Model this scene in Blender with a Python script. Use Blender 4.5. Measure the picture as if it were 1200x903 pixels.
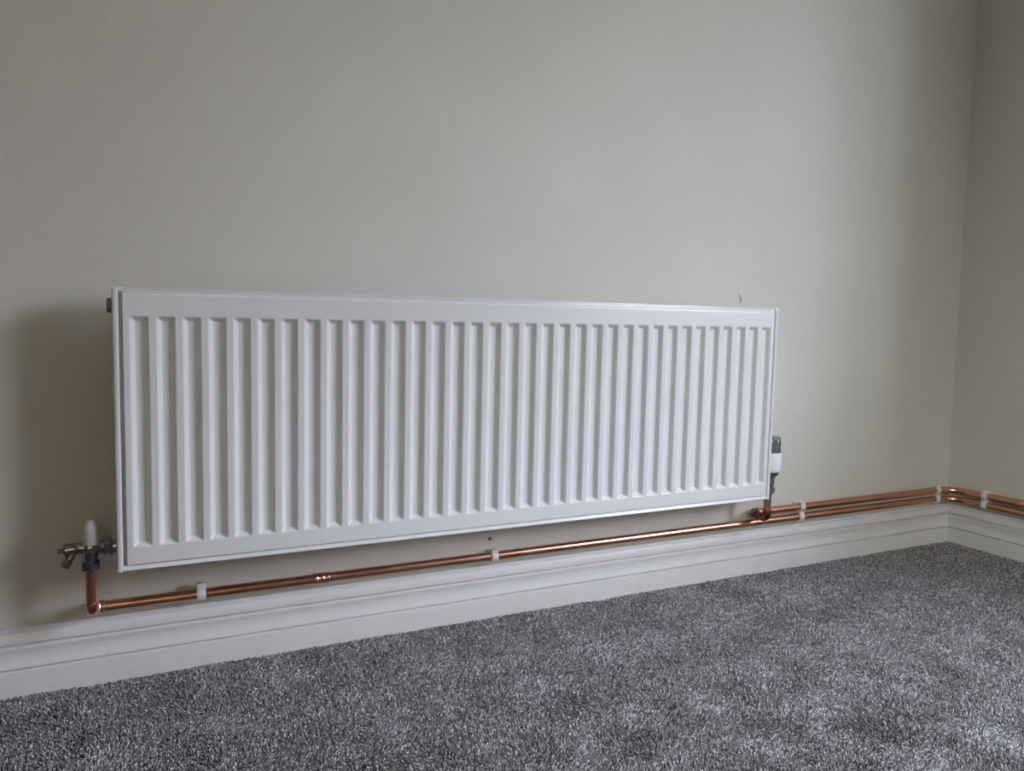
import bpy, bmesh, math
import numpy as np
from mathutils import Vector, Matrix

# ------------------------------------------------------------------ scene, camera, light
for o in list(bpy.data.objects):
    bpy.data.objects.remove(o)
S = bpy.context.scene
COL = S.collection
Z0 = 0.122                       # height of the survey origin above the carpet
WALL_Y, WALL_X = 0.092, 1.871    # back wall and right wall planes

yaw, pit, rol = 0.4726, -0.0870, 0.0222
fw = Vector((math.sin(yaw)*math.cos(pit), math.cos(yaw)*math.cos(pit), math.sin(pit)))
rt = Vector((math.cos(yaw), -math.sin(yaw), 0)); up = rt.cross(fw)
r2 = math.cos(rol)*rt + math.sin(rol)*up
u2 = -math.sin(rol)*rt + math.cos(rol)*up
cam = bpy.data.cameras.new('camera'); camo = bpy.data.objects.new('camera', cam); COL.objects.link(camo)
M = Matrix((r2, u2, -fw)).transposed().to_4x4(); M.translation = (-0.0424, -1.1916, 0.4224+Z0)
camo.matrix_world = M
cam.sensor_width = 36; cam.lens = 937.09/1200*36; cam.clip_start = 0.02
S.camera = camo

w = bpy.data.worlds.new('overcast_sky'); S.world = w; w.use_nodes = True
bgn = w.node_tree.nodes['Background']
bgn.inputs['Color'].default_value = (0.80, 0.865, 1.0, 1); bgn.inputs['Strength'].default_value = 1.0
S.view_settings.view_transform = 'Standard'; S.view_settings.look = 'None'
S.view_settings.gamma = 1; S.view_settings.use_curve_mapping = False
S.view_settings.exposure = 4.88

# windows of the room: wall, span along the wall, sill and head height
WINS = [('right', -1.80, -0.74, 0.50, 1.78), ('front', -1.62, 0.25, 0.50, 2.22)]
SKYLINE = [('right', -30.0, 30.0, 5.0), ('front', -7.6, 3.0, 16.0), ('front', -60.0, -7.8, 6.7)]                    # unseen house blocks added to shut out sky, 15 m off: wall faced, span, roof height
ROOM_X0, ROOM_Y0, ROOM_H = -3.2, -3.5, 2.85
T = 0.28                                    # wall thickness
PLACE = {'right': lambda u, v, z: (WALL_X+v, u, z), 'front': lambda u, v, z: (u, ROOM_Y0-v, z), 'left': lambda u, v, z: (ROOM_X0-v, u, z)}
for wall, u0, u1, z0, z1 in WINS:
    l = bpy.data.lights.new('window_portal', 'AREA'); l.shape = 'RECTANGLE'; l.cycles.is_portal = True
    o = bpy.data.objects.new('window_portal', l); COL.objects.link(o); o.location = PLACE[wall]((u0+u1)/2, T-0.03, (z0+z1)/2)
    if wall == 'front': l.size, l.size_y = u1-u0, z1-z0; o.rotation_euler = (math.pi/2, 0, 0)
    else: l.size, l.size_y = z1-z0, u1-u0; o.rotation_euler = (0, math.pi/2 if wall == 'right' else -math.pi/2, 0)

# ------------------------------------------------------------------ materials
def new_mat(name, col, rough=0.5, metal=0.0, **kw):
    m = bpy.data.materials.new(name); m.use_nodes = True
    b = m.node_tree.nodes['Principled BSDF']
    b.inputs['Base Color'].default_value = (*col, 1); b.inputs['Roughness'].default_value = rough
    b.inputs['Metallic'].default_value = metal
    for k, v in kw.items(): b.inputs[k].default_value = v
    return m
def nd(m, t, **kw):
    n = m.node_tree.nodes.new(t)
    for k, v in kw.items():
        if k in n.inputs: n.inputs[k].default_value = v
        else: setattr(n, k, v)
    return n
def lk(m, a, b): m.node_tree.links.new(a, b)
def bump(m, layers, dist):
    """layers: (scale, detail, weight) noises in object space summed into one bump"""
    tc = nd(m, 'ShaderNodeTexCoord'); acc = None
    for sc, det, wt in layers:
        n = nd(m, 'ShaderNodeTexNoise'); n.inputs['Scale'].default_value = sc; n.inputs['Detail'].default_value = det
        lk(m, tc.outputs['Object'], n.inputs['Vector'])
        mu = nd(m, 'ShaderNodeMath', operation='MULTIPLY'); mu.inputs[1].default_value = wt
        lk(m, n.outputs['Fac'], mu.inputs[0])
        if acc is None: acc = mu
        else:
            ad = nd(m, 'ShaderNodeMath', operation='ADD'); lk(m, acc.outputs[0], ad.inputs[0]); lk(m, mu.outputs[0], ad.inputs[1]); acc = ad
    b = nd(m, 'ShaderNodeBump'); b.inputs['Strength'].default_value = 1; b.inputs['Distance'].default_value = dist
    lk(m, acc.outputs[0], b.inputs['Height']); lk(m, b.outputs['Normal'], m.node_tree.nodes['Principled BSDF'].inputs['Normal'])
def mottle(m, ca, cb, scale, lo=0.35, hi=0.7, detail=4):
    tc = nd(m, 'ShaderNodeTexCoord'); n = nd(m, 'ShaderNodeTexNoise'); n.inputs['Scale'].default_value = scale; n.inputs['Detail'].default_value = detail
    lk(m, tc.outputs['Object'], n.inputs['Vector'])
    r = nd(m, 'ShaderNodeValToRGB'); r.color_ramp.elements[0].position = lo; r.color_ramp.elements[1].position = hi
    r.color_ramp.elements[0].color = (*ca, 1); r.color_ramp.elements[1].color = (*cb, 1)
    lk(m, n.outputs['Fac'], r.inputs['Fac']); lk(m, r.outputs['Color'], m.node_tree.nodes['Principled BSDF'].inputs['Base Color'])

PAINT = new_mat('cream_wall_paint', (0.56, 0.54, 0.475), 0.7)
mottle(PAINT, (0.595, 0.582, 0.545), (0.625, 0.612, 0.575), 3.0)
bump(PAINT, [(260, 3, 0.12), (22, 3, 0.8), (5, 2, 4.0)], 0.0012)
OLIVE = new_mat('bounce_cut_olive', (0.20, 0.19, 0.13), 0.7)  # unseen left and front walls, made dark to cut bounced light
CEIL = new_mat('white_ceiling_paint', (0.66, 0.65, 0.61), 0.8)
GLOSS = new_mat('white_satin_wood_paint', (0.66, 0.66, 0.645), 0.38)
mottle(GLOSS, (0.645, 0.635, 0.655), (0.68, 0.67, 0.69), 30, 0.25, 0.5, 8)
bump(GLOSS, [(90, 4, 0.35), (14, 3, 1.0)], 0.0009)
ENAMEL = new_mat('white_radiator_enamel', (0.70, 0.705, 0.735), 0.24)
bump(ENAMEL, [(500, 2, 0.1), (12, 2, 0.6)], 0.0004)
INNER = new_mat('grey_primer_steel', (0.25, 0.25, 0.25), 0.6)
COPPER = new_mat('copper', (0.68, 0.35, 0.25), 0.27, 1.0)
mottle(COPPER, (0.58, 0.27, 0.17), (0.76, 0.43, 0.32), 16, 0.3, 0.7, 2)
FLUX = new_mat('flux_stained_copper', (0.34, 0.13, 0.075), 0.38, 1.0)
mottle(FLUX, (0.08, 0.03, 0.02), (0.45, 0.20, 0.13), 150, 0.38, 0.66)
bump(FLUX, [(300, 3, 0.8)], 0.0008)
SOLDER = new_mat('solder_ring', (0.55, 0.47, 0.42), 0.35, 1.0)
CHROME = new_mat('chrome_plate', (0.30, 0.30, 0.31), 0.13, 1.0)
DULL = new_mat('satin_grey_metal', (0.21, 0.21, 0.22), 0.38, 0.8)
WPLAS = new_mat('white_plastic', (0.52, 0.52, 0.50), 0.5)
TRVP = new_mat('bright_white_plastic', (0.78, 0.79, 0.84), 0.4)
CLIP = new_mat('milky_clip_plastic', (0.70, 0.69, 0.69), 0.45)
CLIP.node_tree.nodes['Principled BSDF'].inputs['Subsurface Weight'].default_value = 0.3
CLIP.node_tree.nodes['Principled BSDF'].inputs['Subsurface Scale'].default_value = 0.004
DARK = new_mat('grey_thread', (0.16, 0.15, 0.13), 0.7)
FRAME = new_mat('white_window_plastic', (0.8, 0.8, 0.8), 0.35)
GROUND = new_mat('garden_ground', (0.10, 0.11, 0.07), 0.9)
PILE = new_mat('grey_twist_yarn', (0.1, 0.1, 0.11), 0.9)
_a = nd(PILE, 'ShaderNodeAttribute', attribute_name='yarn'); lk(PILE, _a.outputs['Color'], PILE.node_tree.nodes['Principled BSDF'].inputs['Base Color'])
BACKING = new_mat('grey_carpet', (0.05, 0.05, 0.055), 0.95)
mottle(BACKING, (0.02, 0.02, 0.022), (0.12, 0.12, 0.13), 400, 0.35, 0.65, 2)
def glass(name, tint):
    m = bpy.data.materials.new(name); m.use_nodes = True; t = m.node_tree; t.nodes.clear()
    o = t.nodes.new('ShaderNodeOutputMaterial'); x = t.nodes.new('ShaderNodeMixShader'); x.inputs[0].default_value = 0.08
    a = t.nodes.new('ShaderNodeBsdfTransparent'); a.inputs['Color'].default_value = (*tint, 1)
    g = t.nodes.new('ShaderNodeBsdfGlossy'); g.inputs['Roughness'].default_value = 0.02
    t.links.new(a.outputs[0], x.inputs[1]); t.links.new(g.outputs[0], x.inputs[2]); t.links.new(x.outputs[0], o.inputs[0])
    return m
GLASS = {'right': glass('window_glass', (1, 1, 1)), 'front': glass('light_warming_glass', (1.0, 0.97, 0.86))}  # straw tint added to the unseen front pane to warm its light

# ------------------------------------------------------------------ mesh helpers
def obj(name, bm, m, parent=None, smooth=None):
    me = bpy.data.meshes.new(name)
    if isinstance(bm, bmesh.types.BMesh):
        bm.normal_update(); bm.to_mesh(me); bm.free()
    else:
        me.from_pydata(*bm)
    me.materials.append(m)
    o = bpy.data.objects.new(name, me); COL.objects.link(o)
    if smooth is not None:
        me.polygons.foreach_set('use_smooth', [True]*len(me.polygons))
        me.set_sharp_from_angle(angle=math.radians(smooth))
    if parent is not None:
        o.parent = parent; o.matrix_parent_inverse = Matrix.Translation(-parent.location)
    return o
def thing(name, loc, label, cat, group=None):
    o = bpy.data.objects.new(name, None); COL.objects.link(o); o.location = loc
    o.empty_display_size = 0.02
    return tag(o, label, cat, group)
def tag(o, label=None, cat=None, group=None, kind=None):
    if label: o['label'] = label
    if cat: o['category'] = cat
    if group: o['group'] = group
    if kind: o['kind'] = kind
    return o
def box(bm, lo, hi, bev=0.0, seg=2):
    r = bmesh.ops.create_cube(bm, size=1)
    lo, hi = Vector(lo), Vector(hi)
    for v in r['verts']:
        v.co = Vector((lo[i] + (v.co[i]+0.5)*(hi[i]-lo[i]) for i in range(3)))
    if bev:
        es = list({e for v in r['verts'] for e in v.link_edges})
        bmesh.ops.bevel(bm, geom=es, offset=bev, segments=seg, affect='EDGES', profile=0.6)
    return bm
def frame_of(d):
    d = Vector(d).normalized()
    a = Vector((0, 0, 1)) if abs(d.z) < 0.9 else Vector((0, 1, 0))
    x = a.cross(d).normalized(); y = d.cross(x)
    return x, y, d
def lathe(bm, origin, axis, prof, n=24, flute=None):
    """prof: (radius, distance along axis); radius 0 closes the end. flute(angle, i) scales the radius."""
    x, y, d = frame_of(axis); o = Vector(origin); rings = []
    for i, (r, h) in enumerate(prof):
        c = o + d*h
        if r <= 1e-7: rings.append([bm.verts.new(c)])
        else:
            ring = []
            for k in range(n):
                a = 2*math.pi*(k+0.5)/n; rr = r*(flute(a, i) if flute else 1)
                ring.append(bm.verts.new(c + x*math.cos(a)*rr + y*math.sin(a)*rr))
            rings.append(ring)
    for A, B in zip(rings, rings[1:]):
        for k in range(n):
            k2 = (k+1) % n
            if len(A) == 1 and len(B) == 1: break
            if len(A) == 1: bm.faces.new((A[0], B[k2], B[k]))
            elif len(B) == 1: bm.faces.new((A[k], A[k2], B[0]))
            else: bm.faces.new((A[k], A[k2], B[k2], B[k]))
    return bm
def fillet(pts, rad, n=10):
    pts = [Vector(p) for p in pts]; out = [pts[0]]
    for i in range(1, len(pts)-1):
        p, a, b = pts[i], (pts[i-1]-pts[i]).normalized(), (pts[i+1]-pts[i]).normalized()
        r = rad[i-1] if isinstance(rad, (list, tuple)) else rad
        ang = a.angle(b); t = r/math.tan(ang/2)
        c = p + (a+b).normalized()*(r/math.sin(ang/2))
        s, e = p+a*t-c, p+b*t-c; tot = s.angle(e)
        for k in range(n+1):
            f = k/n
            out.append(c + (s*math.sin((1-f)*tot) + e*math.sin(f*tot))/math.sin(tot))
    out.append(pts[-1]); return out
def sweep(bm, pts, r, n=20, caps=True):
    pts = [Vector(p) for p in pts]; rings = []
    t0 = (pts[1]-pts[0]).normalized(); x, y, _ = frame_of(t0)
    for i, p in enumerate(pts):
        t = ((pts[min(i+1, len(pts)-1)]-pts[max(i-1, 0)])).normalized()
        x = (x - t*x.dot(t)).normalized(); y = t.cross(x)
        rr = r[i] if isinstance(r, (list, tuple)) else r
        rings.append([bm.verts.new(p + (x*math.cos(2*math.pi*k/n) + y*math.sin(2*math.pi*k/n))*rr) for k in range(n)])
    for A, B in zip(rings, rings[1:]):
        for k in range(n): bm.faces.new((A[k], A[(k+1) % n], B[(k+1) % n], B[k]))
    if caps: bm.faces.new(list(reversed(rings[0]))); bm.faces.new(rings[-1])
    return bm
NB = bmesh.new

# ------------------------------------------------------------------ room shell
HOLE = (0.5755, 0.0178 + Z0, 0.0042)     # old drill hole under the radiator (x, z, radius)
def wall_with_holes(name, u0, u1, z0, z1, holes, place, m):
    """flat wall with openings; place(u, z, depth) gives the world point; holes: (points, depth, capped)"""
    bm = NB()
    def loop(pts): 
        vs = [bm.verts.new(place(u, z, 0)) for u, z in pts]
        return vs, [bm.edges.new((vs[i], vs[(i+1) % len(vs)])) for i in range(len(vs))]
    edges = loop([(u0, z0), (u1, z0), (u1, z1), (u0, z1)])[1]
    for pts, dep, cap in holes:
        vs, es = loop(pts); edges += es
        back = [bm.verts.new(place(u, z, dep)) for u, z in pts]
        for i in range(len(vs)):
            j = (i+1) % len(vs); bm.faces.new((vs[i], vs[j], back[j], back[i]))
        if cap: bm.faces.new(back)
    bmesh.ops.triangle_fill(bm, edges=edges, use_beauty=True, use_dissolve=False)
    bmesh.ops.recalc_face_normals(bm, faces=bm.faces)
    return tag(obj(name, bm, m), kind='structure')
LEAN = 0.015                                       # the right-hand wall leans in a little with height
def lean(z): return WALL_X - LEAN*max(0.0, (z-0.1))
circ = [(HOLE[0]+HOLE[2]*math.cos(k*math.pi/6), HOLE[1]+HOLE[2]*math.sin(k*math.pi/6)) for k in range(12)]
wb = wall_with_holes('wall_back', ROOM_X0, WALL_X+0.05, -0.02, ROOM_H, [(circ, 0.03, True)], lambda u, z, d: (u, WALL_Y+d, z), PAINT)
def openings(wall): return [([(a, c), (b, c), (b, d), (a, d)], T, False) for w_, a, b, c, d in WINS if w_ == wall]
wr = wall_with_holes('wall_right', ROOM_Y0, WALL_Y+0.02, -0.02, ROOM_H, openings('right'), lambda u, z, dp: (lean(z)+dp, u, z), PAINT)
wall_with_holes('wall_left', ROOM_Y0, WALL_Y+0.02, -0.02, ROOM_H, openings('left'), lambda u, z, dp: (ROOM_X0-dp, u, z), OLIVE)
wall_with_holes('wall_front', ROOM_X0, WALL_X+0.05, -0.02, ROOM_H, openings('front'), lambda u, z, dp: (u, ROOM_Y0-dp, z), OLIVE)
bm = NB(); box(bm, (ROOM_X0-0.1, ROOM_Y0-0.1, ROOM_H), (WALL_X+T, WALL_Y+0.1, ROOM_H+0.1)); tag(obj('ceiling', bm, CEIL), kind='structure')
bm = NB(); box(bm, (ROOM_X0-0.1, ROOM_Y0-0.1, -0.06), (WALL_X+0.05, WALL_Y+0.05, -0.005)); tag(obj('floor', bm, BACKING), kind='structure')
bm = NB(); box(bm, (-60, -60, -0.9), (60, 40, -0.5)); tag(obj('ground', bm, GROUND), kind='structure')

# windows: frame, mullion, panes, sill; place(u along the wall, v outwards, z)
def window_unit(name, u0, u1, z0, z1, place, pane):
    root = tag(bpy.data.objects.new(name, None), kind='structure'); COL.objects.link(root); root.location = place((u0+u1)/2, 0.16, z0)
    def bx(nm, ua, ub, va, vb, za, zb, m, bev=0.0):
        p, q = place(ua, va, za), place(ub, vb, zb)
        obj(nm, box(NB(), [min(p[i], q[i]) for i in range(3)], [max(p[i], q[i]) for i in range(3)], bev), m, root)
    F = 0.06; um = (u0+u1)/2
    bx('window_frame', u0, u0+F, .16, .22, z0, z1, FRAME, .004); bx('window_frame', u1-F, u1, .16, .22, z0, z1, FRAME, .004)
    bx('window_frame', u0+F, u1-F, .16, .22, z0, z0+F, FRAME, .004); bx('window_frame', u0+F, u1-F, .16, .22, z1-F, z1, FRAME, .004)
    bx('mullion', um-.03, um+.03, .16, .22, z0+F, z1-F, FRAME, .004)
    for p, q in ((u0+F, um-.03), (um+.03, u1-F)): bx('pane', p, q, .188, .192, z0+F, z1-F, pane)
    bx('window_sill', u0-.04, u1+.04, -.05, .16, z0-.025, z0+.001, FRAME, .006)
for k, (wall, *span) in enumerate(WINS): window_unit('window_%d' % (k+1), *span, PLACE[wall], GLASS[wall])
# unseen house shapes, added and sized to hide sky from the windows
BLOCKER = new_mat('blocker_brick', (0.11, 0.07, 0.05), 0.9)
for wall, h0, h1, H in SKYLINE:
    P = PLACE[wall]; e0 = H-2.4; bm = NB()
    v = [bm.verts.new(P(u, d, z)) for u in (h0, h1) for d, z in ((15, -0.5), (15, e0), (14.7, e0-.1), (18.5, H), (22.3, e0-.1), (22, e0), (22, -0.5))]
    for q in range(6): bm.faces.new((v[q], v[q+1], v[q+8], v[q+7]))
    bm.faces.new(v[:7]); bm.faces.new(v[7:]); bmesh.ops.recalc_face_normals(bm, faces=bm.faces)
    tag(obj('skyline_blocker', bm, BLOCKER), kind='structure')

# skirting boards: one moulded profile, mitred in the corner
SK = [(0.0, 0.0940), (0.0040, 0.0942), (0.0064, 0.0932), (0.0066, 0.0906), (0.0052, 0.0898), (0.0054, 0.0892), (0.0086, 0.0882), (0.0108, 0.0866), (0.0122, 0.0830), (0.0128, 0.0780), (0.0128, 0.0730),
      (0.0118, 0.0716), (0.0088, 0.0712), (0.0088, 0.0704), (0.0140, 0.0694), (0.0156, 0.0684), (0.0158, 0.0664), (0.0144, 0.0630), (0.0136, 0.0580), (0.0138, 0.0520), (0.0150, 0.0460), (0.0166, 0.0410), (0.0168, 0.0392),
      (0.0160, 0.0382), (0.0128, 0.0379), (0.0128, 0.0371), (0.0182, 0.0362), (0.0196, 0.0354), (0.0198, 0.0335), (0.0199, 0.0100), (0.0199, -0.015), (0.0, -0.015)]
def skirting(name, A, B, fa, fb):
    bm = NB(); ra = [bm.verts.new(fa(d, z)) for d, z in SK]; rb = [bm.verts.new(fb(d, z)) for d, z in SK]
    for k in range(len(SK)-1): bm.faces.new((ra[k], ra[k+1], rb[k+1], rb[k]))
    bm.faces.new(ra); bm.faces.new(rb); bmesh.ops.recalc_face_normals(bm, faces=bm.faces)
    return tag(obj(name, bm, GLOSS, smooth=32), kind='structure')
skirting('baseboard_back', 0, 0, lambda d, z: (ROOM_X0, WALL_Y-d, z), lambda d, z: (WALL_X-d, WALL_Y-d, z))
skirting('baseboard_right', 0, 0, lambda d, z: (WALL_X-d, WALL_Y-d, z), lambda d, z: (WALL_X-d, ROOM_Y0, z))

# ------------------------------------------------------------------ radiator
PITCH = 0.03332; NR = 35
XL, XR = -0.0195, 34*PITCH+0.0195            # raised face
ZB, ZT = 0.0672, 0.4423
RT, RB = 0.4112, 0.0930                      # outer ends of the flutes
rad = thing('radiator', (0.5665, 0.03, 0.060+Z0), 'long white steel panel radiator with vertical flutes hung on the cream wall', 'radiator')
def sm(t): t = np.clip(t, 0, 1); return t*t*(3-2*t)
def ramp(t, r=0.22):
    t = np.clip(t, 0, 1); k = 2*r*(1-r)
    return np.where(t < r, t*t/k, np.where(t > 1-r, 1-(1-t)**2/k, (t-r/2)/(1-r)))
def flute_x(x):
    u = np.abs((x + PITCH/2) % PITCH - PITCH/2)      # distance from the flute's centre line
    inside = (x > -PITCH/2) & (x < (NR-0.5)*PITCH)
    return np.where(inside, 1-ramp((u-0.0038)/(0.0128-0.0038), 0.28), 0)
EX0, EX1, EZ0, EZ1, ZG = -0.0255, 34*PITCH+0.0255, 0.0602, ZT, 0.0682
def depth_at(x, z):
    fz = ramp((RT-z)/0.0072)*ramp((z-RB)/0.0072)
    h = 0.0066*np.minimum(flute_x(x), fz)
    e = np.minimum(x-XL+0.0018, XR+0.0018-x)                          # deep step beside the side panels
    h = np.maximum(h, 0.0080*(1-ramp(e/0.0018))*ramp((z-ZG-0.0004)/0.0012))
    g = np.abs(z-ZG); h = np.maximum(h, 0.0042*(1-ramp((g-0.0004)/0.0010)))   # pressed groove above the bottom rim
    h = np.maximum(h, np.where(z < ZG, 0.0036*np.clip((z-0.0625)/(ZG-0.0625), 0, 1), 0))   # rim leans out below it
    t = np.clip((z-(ZT-0.003))/0.003, 0, 1); h = h + 0.0035*(1-np.sqrt(1-t*t))   # rounded top edge
    for q in (z-EZ0,):
        t = np.clip(1-q/0.0022, 0, 1); h = h + 0.003*(1-np.sqrt(1-t*t))
    return h
xs = [EX0, EX0+.0022, XL-.0020, XL-.0018, XL-.0014, XL-.0009, XL-.0004, XL, XL+.0006]
_h = [.0038, .0046, .0054, .0063, .0083, .0103, .0112, .0120, .0128, .0135]
offs = [-v for v in reversed(_h)] + [0.0] + _h
for k in range(NR): xs += [k*PITCH+o for o in offs]
xs += [XR-.0006, XR, XR+.0004, XR+.0009, XR+.0014, XR+.0018, XR+.0020, EX1-.0022, EX1]
_s = [0, .0008, .0016, .0036, .0056, .0064, .0072, .0080]
zs = [EZ0, EZ0+.0004, EZ0+.0011, EZ0+.0022, ZG-.0045, ZG-.0030, ZG-.0015, ZG-.0010, ZG-.0006, ZG, ZG+.0006, ZG+.0010, ZG+.0014, ZG+.0020, ZG+.0030]
zs += [RB-.0010] + [RB+v for v in _s] + list(np.linspace(RB+.02, RT-.02, 10)) + [RT-v for v in _s] + [RT+.0010]
zs += [ZT-.0045, ZT-.0032, ZT-.002, ZT-.0011, ZT-.0004, ZT]
xs = np.array(sorted(set(np.round(xs, 6)))); zs = np.array(sorted(set(np.round(zs, 6))))
X, Z = np.meshgrid(xs, zs); Y = depth_at(X, Z)
nx, nz = len(xs), len(zs)
verts = np.stack([X, Y, Z+Z0], -1).reshape(-1, 3).tolist()
faces = [(j*nx+i, j*nx+i+1, (j+1)*nx+i+1, (j+1)*nx+i) for j in range(nz-1) for i in range(nx-1)]
border = [i for i in range(nx)] + [j*nx+nx-1 for j in range(1, nz)] + [(nz-1)*nx+i for i in range(nx-2, -1, -1)] + [j*nx for j in range(nz-2, 0, -1)]
n0 = len(verts); verts += [[verts[i][0], 0.022, verts[i][2]] for i in border]
faces += [(border[k], n0+k, n0+(k+1) % len(border), border[(k+1) % len(border)]) for k in range(len(border))]
faces.append([n0+k for k in range(len(border))][::-1])
obj('front_panel', (verts, [], faces), ENAMEL, rad, smooth=50)
# convector fins welded to the back of the panel
bm = NB(); px = None
for k in range(45):
    x0 = 0.010+k*0.0253
    box(bm, (x0, 0.0215, 0.085+Z0), (x0+0.001, 0.043, 0.425+Z0)); box(bm, (x0+0.001, 0.042, 0.085+Z0), (x0+0.012, 0.043, 0.425+Z0)); box(bm, (x0+0.012, 0.0215, 0.085+Z0), (x0+0.013, 0.043, 0.425+Z0))
obj('convector_fins', bm, ENAMEL, rad)
# side panels with a folded front lip and the little corner clip on top
DEP = 0.047
for s, xo in ((-1, -0.0324), (1, 34*PITCH+0.0318)):
    L = 0.0078 if s < 0 else 0.0070
    bm = NB(); xi = xo - s*0.0012
    prof = [(xo, DEP), (xo, 0.0035), (xo-s*0.0006, 0.0016), (xo-s*0.0020, 0.0008), (xo-s*(L-.0016), 0.0008), (xo-s*(L-.0004), 0.0016), (xo-s*L, 0.0035), (xo-s*L, 0.0100),
            (xo-s*(L-.0012), 0.0100), (xo-s*(L-.0012), 0.0045), (xo-s*0.0014, 0.0045), (xo-s*0.0012, DEP)]
    z0, z1 = 0.0600+Z0, 0.4455+Z0
    lo = [bm.verts.new((x, y, z0)) for x, y in prof]; hi = [bm.verts.new((x, y, z1)) for x, y in prof]
    for k in range(len(prof)): bm.faces.new((lo[k], lo[(k+1) % len(prof)], hi[(k+1) % len(prof)], hi[k]))
    bm.faces.new(lo); bm.faces.new(hi); bmesh.ops.recalc_face_normals(bm, faces=bm.faces)
    sp = obj('side_panel', bm, ENAMEL, rad, smooth=40)
    a, b = sorted((xo, xo-s*(0.0135 if s < 0 else 0.0085)))
    bm = NB(); box(bm, (a, 0.0012, 0.4435+Z0), (b, DEP, 0.4497+Z0), 0.0012); obj('corner_clip', bm, ENAMEL, sp, smooth=40)
# top grille: folded front strip, bars between
gr = NB(); x0, x1 = -0.0185, 34*PITCH+0.0235
box(gr, (x0, 0.0032, 0.4405+Z0), (x1, 0.0062, 0.4465+Z0), 0.0008); box(gr, (x0, 0.0024, 0.4462+Z0), (x1, 0.0090, 0.4488+Z0), 0.0009)
box(gr, (x0, 0.040, 0.4405+Z0), (x1, 0.0465, 0.4488+Z0), 0.0009)
top = obj('top_grille', gr, ENAMEL, rad, smooth=40)
g2 = NB()
for k in range(58): box(g2, (x0+0.006+k*0.02, 0.0085, 0.4470+Z0), (x0+0.011+k*0.02, 0.0405, 0.4484+Z0))
obj('grille_bars', g2, ENAMEL, top)
# blanking plug on the upper left tapping
bm = NB(); pz = 0.4245+Z0
lathe(bm, (-0.0315, 0.03, pz), (-1, 0, 0), [(0.0, -0.004), (0.0085, -0.004), (0.0085, 0.0006), (0.0104, 0.0010), (0.0108, 0.0020), (0.0108, 0.0058), (0.0100, 0.0068), (0.0055, 0.0070), (0.0050, 0.0058), (0.0, 0.0058)], 8)
obj('blanking_plug', bm, DULL, rad, smooth=30)
# hanging brackets behind the panel
for x in (0.16, 0.97):
    bm = NB(); box(bm, (x-0.02, WALL_Y-0.003, 0.15+Z0), (x+0.02, WALL_Y, 0.40+Z0), 0.0008); box(bm, (x-0.015, 0.044, 0.17+Z0), (x-0.012, WALL_Y-0.002, 0.38+Z0)); box(bm, (x+0.012, 0.044, 0.17+Z0), (x+0.015, WALL_Y-0.002, 0.38+Z0))
    obj('wall_bracket', bm, INNER, rad)

# ------------------------------------------------------------------ copper pipes
PR, FR, PY = 0.0079, 0.0092, 0.074
ZLO, ZUP = -0.0090+Z0, 0.0130+Z0
RX = WALL_X-(WALL_Y-PY)
VX, VY = -0.0645, 0.030
WX = 1.1885
def arc_pts(p, a, b, rad, ext):
    """short run through a corner point p from the direction a to the direction b"""
    p, a, b = Vector(p), Vector(a).normalized(), Vector(b).normalized()
    t = rad/math.tan(a.angle(b)/2)
    return fillet([p+a*(t+ext), p, p+b*(t+ext)], rad, 8)
def elbow(parent, p, a, b, m, rad=0.012, ext=0.009, beads=True):
    pts = arc_pts(p, a, b, rad, ext)
    e = obj('elbow', sweep(NB(), pts, FR, 20), m, parent, smooth=60)
    if beads:
        for q, d in ((pts[0], Vector(a)), (pts[-1], Vector(b))):
            bm = NB(); lathe(bm, q-d.normalized()*0.0012, d, [(FR*0.98, 0), (FR*1.05, 0.0006), (FR*1.05, 0.0016), (PR, 0.0026)], 20)
            obj('solder_bead', bm, SOLDER, e, smooth=60)
    return e
def coupling(parent, p, d, m, L=0.024):
    bm = NB(); d = Vector(d).normalized(); o = Vector(p)-d*L/2
    prof = [(PR, -0.0012), (FR*0.99, 0), (FR, 0.001), (FR, L*0.22), (FR*0.93, L*0.26), (FR*0.93, L*0.30), (FR, L*0.34), (FR, L*0.62), (FR*0.94, L*0.66), (FR*0.94, L*0.70), (FR, L*0.74), (FR, L-0.001), (FR*0.99, L), (PR, L+0.0012)]
    obj('coupling', lathe(bm, o, d, prof, 20), m, parent, smooth=50)

low = thing('copper_pipe', (VX, VY, ZLO), 'long copper pipe running from the left valve along the skirting, lower of the pair', 'pipe', 'copper heating pipes along the skirting')
zb = 0.0035+Z0
P1 = Vector((VX, VY, zb)); P2 = Vector((VX+0.001, PY, ZLO))
back = (P2-P1).normalized()
obj('tail_pipe', sweep(NB(), fillet([(VX, VY, 0.066+Z0), P1, P2-back*0.012], 0.013, 12), PR, 24), COPPER, low, smooth=60)
obj('elbow', sweep(NB(), arc_pts(P1, (0, 0, 1), back, 0.0125, 0.0005), PR*1.12, 24), COPPER, low, smooth=60)
elbow(low, P2, -back, (1, 0, 0), COPPER, 0.0095, 0.004)
obj('pipe_run', sweep(NB(), fillet([(VX+0.016, PY, ZLO), (RX, PY, ZLO), (RX, ROOM_Y0+0.02, ZLO)], 0.055, 14), PR, 20), COPPER, low, smooth=60)
coupling(low, (0.264, PY, ZLO), (1, 0, 0), COPPER)

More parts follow.
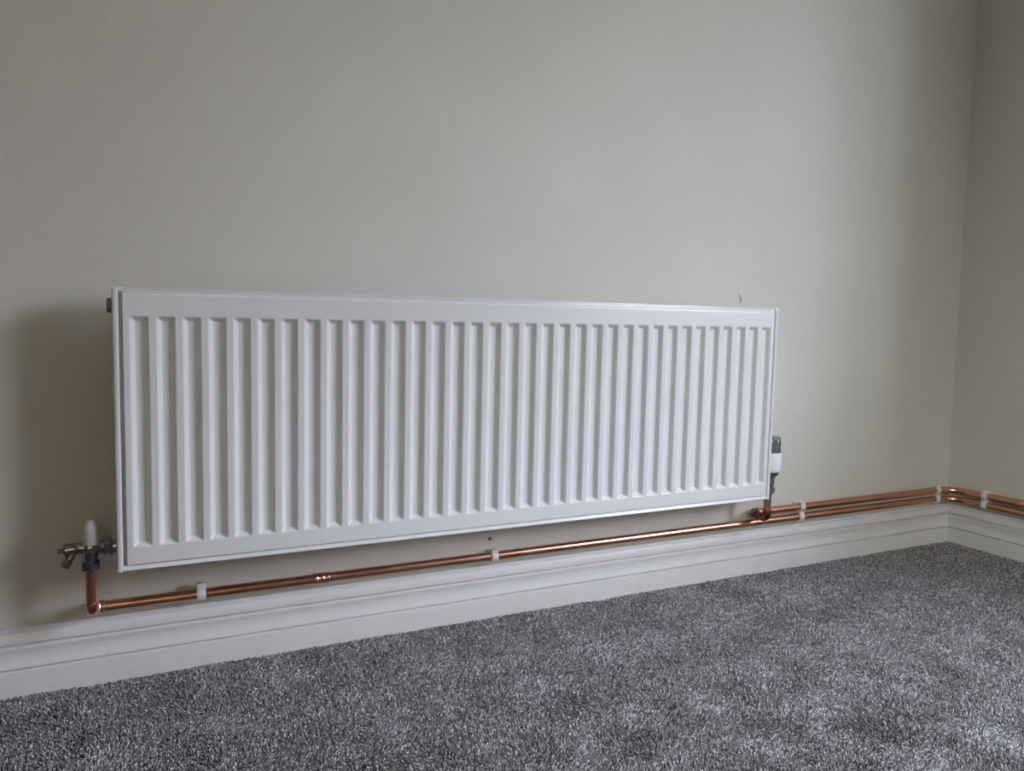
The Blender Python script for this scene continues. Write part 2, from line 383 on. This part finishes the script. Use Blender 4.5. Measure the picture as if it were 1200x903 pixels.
upp = thing('copper_pipe', (WX, VY, ZUP), 'shorter copper pipe dropping from the right valve, upper of the pair', 'pipe', 'copper heating pipes along the skirting')
Q1 = Vector((WX, VY, 0.0120+Z0)); Q2 = Vector((WX, PY, ZUP))
obj('tail_pipe', sweep(NB(), [(WX, VY, 0.068+Z0), (WX, VY, 0.028+Z0)], PR, 20), COPPER, upp, smooth=60)
elbow(upp, Q1, (0, 0, 1), (0, 1, 0), FLUX, 0.0105, 0.007, False)
elbow(upp, Q2, (0, -1, 0), (1, 0, 0), FLUX, 0.0105, 0.005, False)
obj('pipe_run', sweep(NB(), fillet([(WX+0.014, PY, ZUP), (RX, PY, ZUP), (RX, ROOM_Y0+0.02, ZUP)], 0.055, 14), PR, 20), COPPER, upp, smooth=60)
coupling(upp, (RX, -0.100, ZUP), (0, -1, 0), COPPER)

# ------------------------------------------------------------------ pipe clips
def clip(loc, d, label, tab=0.0122):
    """loc: pipe centre; d: pipe direction; the wall lies towards n"""
    loc = Vector(loc); d = Vector(d); n = Vector((0, 1, 0)) if abs(d.x) > 0.5 else Vector((1, 0, 0))
    t = thing('pipe_clip', loc + n*(WALL_Y-PY), label, 'pipe clip', 'white plastic pipe clips')
    W, gap = 0.0065, WALL_Y-PY
    def P(u, v, z): return loc + d*u + n*v + Vector((0, 0, z))
    bm = NB(); N = 26                                     # closed strap around the pipe
    def squ(a, r): 
        return (r*math.cos(a), r*math.sin(a))
    rings = []
    for u in (-W, -W+0.0008, W-0.0008, W):
        ro = 0.0102 if abs(u) < W else 0.0096
        rings.append([[bm.verts.new(P(u, *squ(2*math.pi*k/N, r))) for k in range(N)] for r in (0.0080, ro)])
    for k in range(N):
        k2 = (k+1) % N
        for A, B in zip(rings, rings[1:]):
            bm.faces.new((A[1][k], A[1][k2], B[1][k2], B[1][k])); bm.faces.new((A[0][k], B[0][k], B[0][k2], A[0][k2]))
        bm.faces.new((rings[0][0][k], rings[0][0][k2], rings[0][1][k2], rings[0][1][k])); bm.faces.new((rings[-1][0][k], rings[-1][1][k], rings[-1][1][k2], rings[-1][0][k2]))
    bmesh.ops.recalc_face_normals(bm, faces=bm.faces)
    st = obj('strap', bm, CLIP, t, smooth=45)
    def bx(name, u0, u1, v0, v1, z0, z1, bev, par):
        lo, hi = P(u0, v0, z0), P(u1, v1, z1)
        a = [min(lo[i], hi[i]) for i in range(3)]; b = [max(lo[i], hi[i]) for i in range(3)]
        return obj(name, box(NB(), a, b, bev), CLIP, par, smooth=40)
    bx('base', -W, W, 0.0085, gap, -0.0085, 0.0085, 0.001, t)
    bx('latch', -W, W, -0.0076, 0.0050, 0.0062, tab, 0.0012, st)
    return t
AX, AY = (1, 0, 0), (0, 1, 0)
clip((0.0810, PY, ZLO), AX, 'white plastic clip on the copper pipe, the one nearest the left valve', 0.0178)
clip((0.5745, PY, ZLO), AX, 'white plastic clip on the pipe below the middle of the radiator')
clip((1.3335, PY, ZUP), AX, 'upper of two stacked white clips just right of the right valve')
clip((1.3320, PY, ZLO), AX, 'lower of two stacked white clips just right of the right valve')
clip((1.7985, PY, ZUP), AX, 'upper white clip on the back wall beside the room corner')
clip((1.7985, PY, ZLO), AX, 'lower white clip on the back wall beside the room corner')
clip((RX, -0.0170, ZUP), AY, 'upper white clip on the right-hand wall past the corner bend')
clip((RX, -0.0170, ZLO), AY, 'lower white clip on the right-hand wall past the corner bend')

# ------------------------------------------------------------------ left lockshield valve with drain cock
zv = 0.0912+Z0
lv = thing('lockshield_valve', (VX, VY, 0.0592+Z0), 'chrome radiator valve with white cap and drain cock at the lower left of the radiator', 'valve')
bm = NB()
lathe(bm, (VX-0.0100, VY, zv), (1, 0, 0), [(0.0, 0), (0.0070, 0.0), (0.0088, 0.002), (0.0100, 0.005), (0.0108, 0.010), (0.0104, 0.0145), (0.0092, 0.017), (0.0092, 0.026), (0.0, 0.026)], 24)
lathe(bm, (VX, VY, zv-0.022), (0, 0, 1), [(0.0, 0), (0.0090, 0), (0.0090, 0.012), (0.0098, 0.016), (0.0098, 0.027), (0.0090, 0.029), (0.0, 0.029)], 24)
obj('valve_body', bm, CHROME, lv, smooth=40)
def nut(parent, o, ax, r, L, name='union_nut', m=CHROME):
    bm = NB(); lathe(bm, o, ax, [(0, 0), (r*0.80, 0), (r*0.88, 0.0003), (r, 0.0016), (r, L-0.0016), (r*0.88, L-0.0003), (r*0.80, L), (0, L)], 6)
    return obj(name, bm, m, parent)
un = nut(lv, (VX+0.0155, VY, zv-0.001), (1, 0, 0), 0.0148, 0.0115)
bm = NB(); lathe(bm, (VX+0.026, VY, zv-0.001), (1, 0, 0), [(0.0085, 0), (0.0085, 0.008)], 20); obj('union_tail', bm, CHROME, lv, smooth=40)
nut(lv, (VX, VY, 0.0592+Z0), (0, 0, 1), 0.0128, 0.0140, 'compression_nut')
bm = NB(); lathe(bm, (VX, VY, zv+0.005), (0, 0, 1), [(0, 0), (0.0108, 0), (0.0113, 0.0012), (0.0110, 0.0225), (0.0106, 0.0245), (0.0078, 0.0305), (0.0066, 0.0338), (0.0052, 0.0350), (0, 0.0350)], 48,
                lambda a, i: 1-0.015*(0.5+0.5*math.cos(12*a)) if 2 <= i <= 4 else 1)
obj('valve_cap', bm, WPLAS, lv, smooth=50)
dr = NB(); dax = Vector((-1, -0.12, -0.03))
lathe(dr, (VX-0.006, VY, zv+0.001), dax, [(0, 0), (0.0086, 0), (0.0078, 0.005), (0.0076, 0.011), (0.0086, 0.012), (0.0086, 0.0255), (0.0076, 0.0272), (0, 0.0272)], 24)
dc = obj('drain_cock', dr, CHROME, lv, smooth=40)
bm = NB(); lathe(bm, Vector((VX-0.006, VY, zv+0.001))+dax.normalized()*0.0268, dax, [(0, 0), (0.0042, 0), (0.0042, 0.0065), (0.0036, 0.0075), (0, 0.0075)], 4); obj('drain_spindle', bm, DULL, dc)
bm = NB(); so = Vector((VX-0.0215, VY-0.002, zv-0.004)); sd = Vector((-0.0115, -0.007, -0.0185))
lathe(bm, so, sd, [(0, 0), (0.0054, 0), (0.0054, 0.010), (0.0066, 0.0112), (0.0056, 0.0145), (0.0070, 0.0150), (0.0058, 0.0182), (0.0070, 0.0187), (0.0056, 0.0222), (0.0032, 0.0224), (0.0030, 0.016), (0, 0.016)], 20)
obj('hose_spigot', bm, CHROME, dc, smooth=35)

# ------------------------------------------------------------------ right thermostatic valve
tv = thing('thermostatic_valve', (WX, VY, 0.0649+Z0), 'grey and white thermostatic valve peeping out at the right end of the radiator', 'valve')
nut(tv, (WX, VY, 0.0649+Z0), (0, 0, 1), 0.0145, 0.0135, 'compression_nut', DULL)
bm = NB(); lathe(bm, (WX, VY, 0.078+Z0), (0, 0, 1), [(0, 0), (0.0105, 0), (0.0115, 0.006), (0.0125, 0.012), (0.0120, 0.020), (0.0140, 0.0215), (0.0140, 0.0265), (0, 0.0265)], 24)
lathe(bm, (WX, VY, 0.0895+Z0), (-1, 0, 0), [(0.0095, 0), (0.0095, 0.012), (0.0080, 0.0125), (0.0080, 0.030)], 20); obj('valve_body', bm, DULL, tv, smooth=40)
nut(tv, (WX-0.013, VY, 0.0895+Z0), (-1, 0, 0), 0.0140, 0.0110, 'union_nut', DULL)
bm = NB(); lathe(bm, (WX, VY, 0.1035+Z0), (0, 0, 1), [(0, 0), (0.0170, 0), (0.0195, 0.0025), (0.0205, 0.0085), (0.0, 0.0085)], 32, lambda a, i: 1+0.03*math.cos(16*a)); obj('head_collar', bm, DULL, tv, smooth=40)
bm = NB(); lathe(bm, (WX, VY, 0.1115+Z0), (0, 0, 1), [(0, 0), (0.0205, 0), (0.0225, 0.0015), (0.0236, 0.006), (0.0236, 0.034), (0.0225, 0.0408), (0, 0.0408)], 40); obj('head_sleeve', bm, TRVP, tv, smooth=40)
bm = NB(); lathe(bm, (WX, VY, 0.1520+Z0), (0, 0, 1), [(0, 0), (0.0222, 0), (0.0222, 0.004), (0.0212, 0.0045), (0.0212, 0.022), (0.0216, 0.0225), (0.0214, 0.029), (0.0192, 0.0320), (0.0, 0.0325)], 64, lambda a, i: 1-0.035*(0.5+0.5*math.cos(20*a)) if 3 <= i <= 4 else 1)
hd = obj('head_grip', bm, DULL, tv, smooth=30)
bm = NB()
for k in range(10):
    an = 2*math.pi*(k+0.5)/10; c, s = math.cos(an), math.sin(an)
    r = box(bm, (WX+c*0.0215-0.0011, VY+s*0.0215-0.0011, 0.1762+Z0), (WX+c*0.0215+0.0011, VY+s*0.0215+0.0011, 0.1788+Z0))
obj('grip_marks', bm, TRVP, hd)

# ------------------------------------------------------------------ small marks on the wall
hx, hz = 1.144, 0.466+Z0
bm = sweep(NB(), [(hx-0.0035+0.007*t, WALL_Y-0.0008-0.002*math.sin(t*3.1), hz+0.012-0.017*t-0.010*(t*t-t)) for t in np.linspace(0, 1, 9)], 0.0007, 6)
tag(obj('stray_bristle', bm, DARK), 'thin dark bristle stuck to the wall above the right end of the radiator', 'bristle')

# ------------------------------------------------------------------ carpet pile (uncountable: one object)
rng = np.random.default_rng(7)
STEP = 0.0024
gx, gy = np.meshgrid(np.arange(-0.40, 1.853, STEP), np.arange(-0.90, 0.0735, STEP))
gx = gx.ravel(); gy = gy.ravel()
keep = (gy > -0.32 - 0.50*(gx+0.16)) & (gx > -0.3)            # a band a good step wider than the frame
gx, gy = gx[keep], gy[keep]; n = len(gx)
gx = gx + rng.uniform(-.5, .5, n)*STEP; gy = gy + rng.uniform(-.5, .5, n)*STEP
def field(seed, scale, k=24):
    r = np.random.default_rng(seed); f = np.zeros(n)
    for _ in range(k):
        ang = r.uniform(0, 2*np.pi); fr = scale*r.uniform(.4, 1.6)
        f += np.sin((gx*np.cos(ang)+gy*np.sin(ang))*fr + r.uniform(0, 7))
    return f/math.sqrt(k)
lx = 0.0026*field(1, 42) + 0.0012*field(3, 90); ly = 0.0026*field(2, 42) + 0.0012*field(4, 90)
hgt = 0.0057 + 0.0006*rng.standard_normal(n) + 0.0005*field(5, 40)
ell = ((gx-1.641)/0.045)**2 + ((gy-(-0.031))/0.022)**2 < 1          # trodden spot near the corner
lx[ell] += 0.0036; ly[ell] -= 0.0022; hgt[ell] -= 0.0006
lx += 0.0006*rng.standard_normal(n); ly += 0.0006*rng.standard_normal(n)
ph = rng.uniform(0, 2*np.pi, n); rad_t = 0.0012 + 0.00025*rng.standard_normal(n)
V = np.zeros((n, 7, 3)); zb0 = -0.005
for k in range(3):
    a = ph + k*2*np.pi/3
    V[:, k, 0] = gx + rad_t*np.cos(a); V[:, k, 1] = gy + rad_t*np.sin(a); V[:, k, 2] = zb0
    a2 = a + 0.9
    V[:, 3+k, 0] = gx + lx*.84 + 1.0*rad_t*np.cos(a2); V[:, 3+k, 1] = gy + ly*.84 + 1.0*rad_t*np.sin(a2); V[:, 3+k, 2] = zb0 + hgt*.84
V[:, 6, 0] = gx + lx; V[:, 6, 1] = gy + ly; V[:, 6, 2] = zb0 + hgt
tri = np.array([(0, 1, 4), (0, 4, 3), (1, 2, 5), (1, 5, 4), (2, 0, 3), (2, 3, 5), (3, 4, 6), (4, 5, 6), (5, 3, 6)])
F = (tri[None] + 7*np.arange(n)[:, None, None]).reshape(-1)
me = bpy.data.meshes.new('carpet_pile'); me.vertices.add(n*7); me.vertices.foreach_set('co', V.reshape(-1))
me.loops.add(len(F)); me.loops.foreach_set('vertex_index', F.astype(np.int32))
nf = len(F)//3; me.polygons.add(nf); me.polygons.foreach_set('loop_start', np.arange(nf, dtype=np.int32)*3)
me.update(calc_edges=True)
shade = np.exp(rng.normal(math.log(0.29), 0.58, n)).clip(0.05, 0.8)
colr = np.stack([shade*1.0, shade*0.965, shade*1.05, np.ones(n)], -1)
at = me.color_attributes.new('yarn', 'FLOAT_COLOR', 'POINT'); at.data.foreach_set('color', np.repeat(colr, 7, 0).reshape(-1))
me.materials.append(PILE)
po = bpy.data.objects.new('carpet_pile', me); COL.objects.link(po)
tag(po, 'mottled grey twist pile carpet covering the floor up to the skirting', 'carpet', kind='stuff')
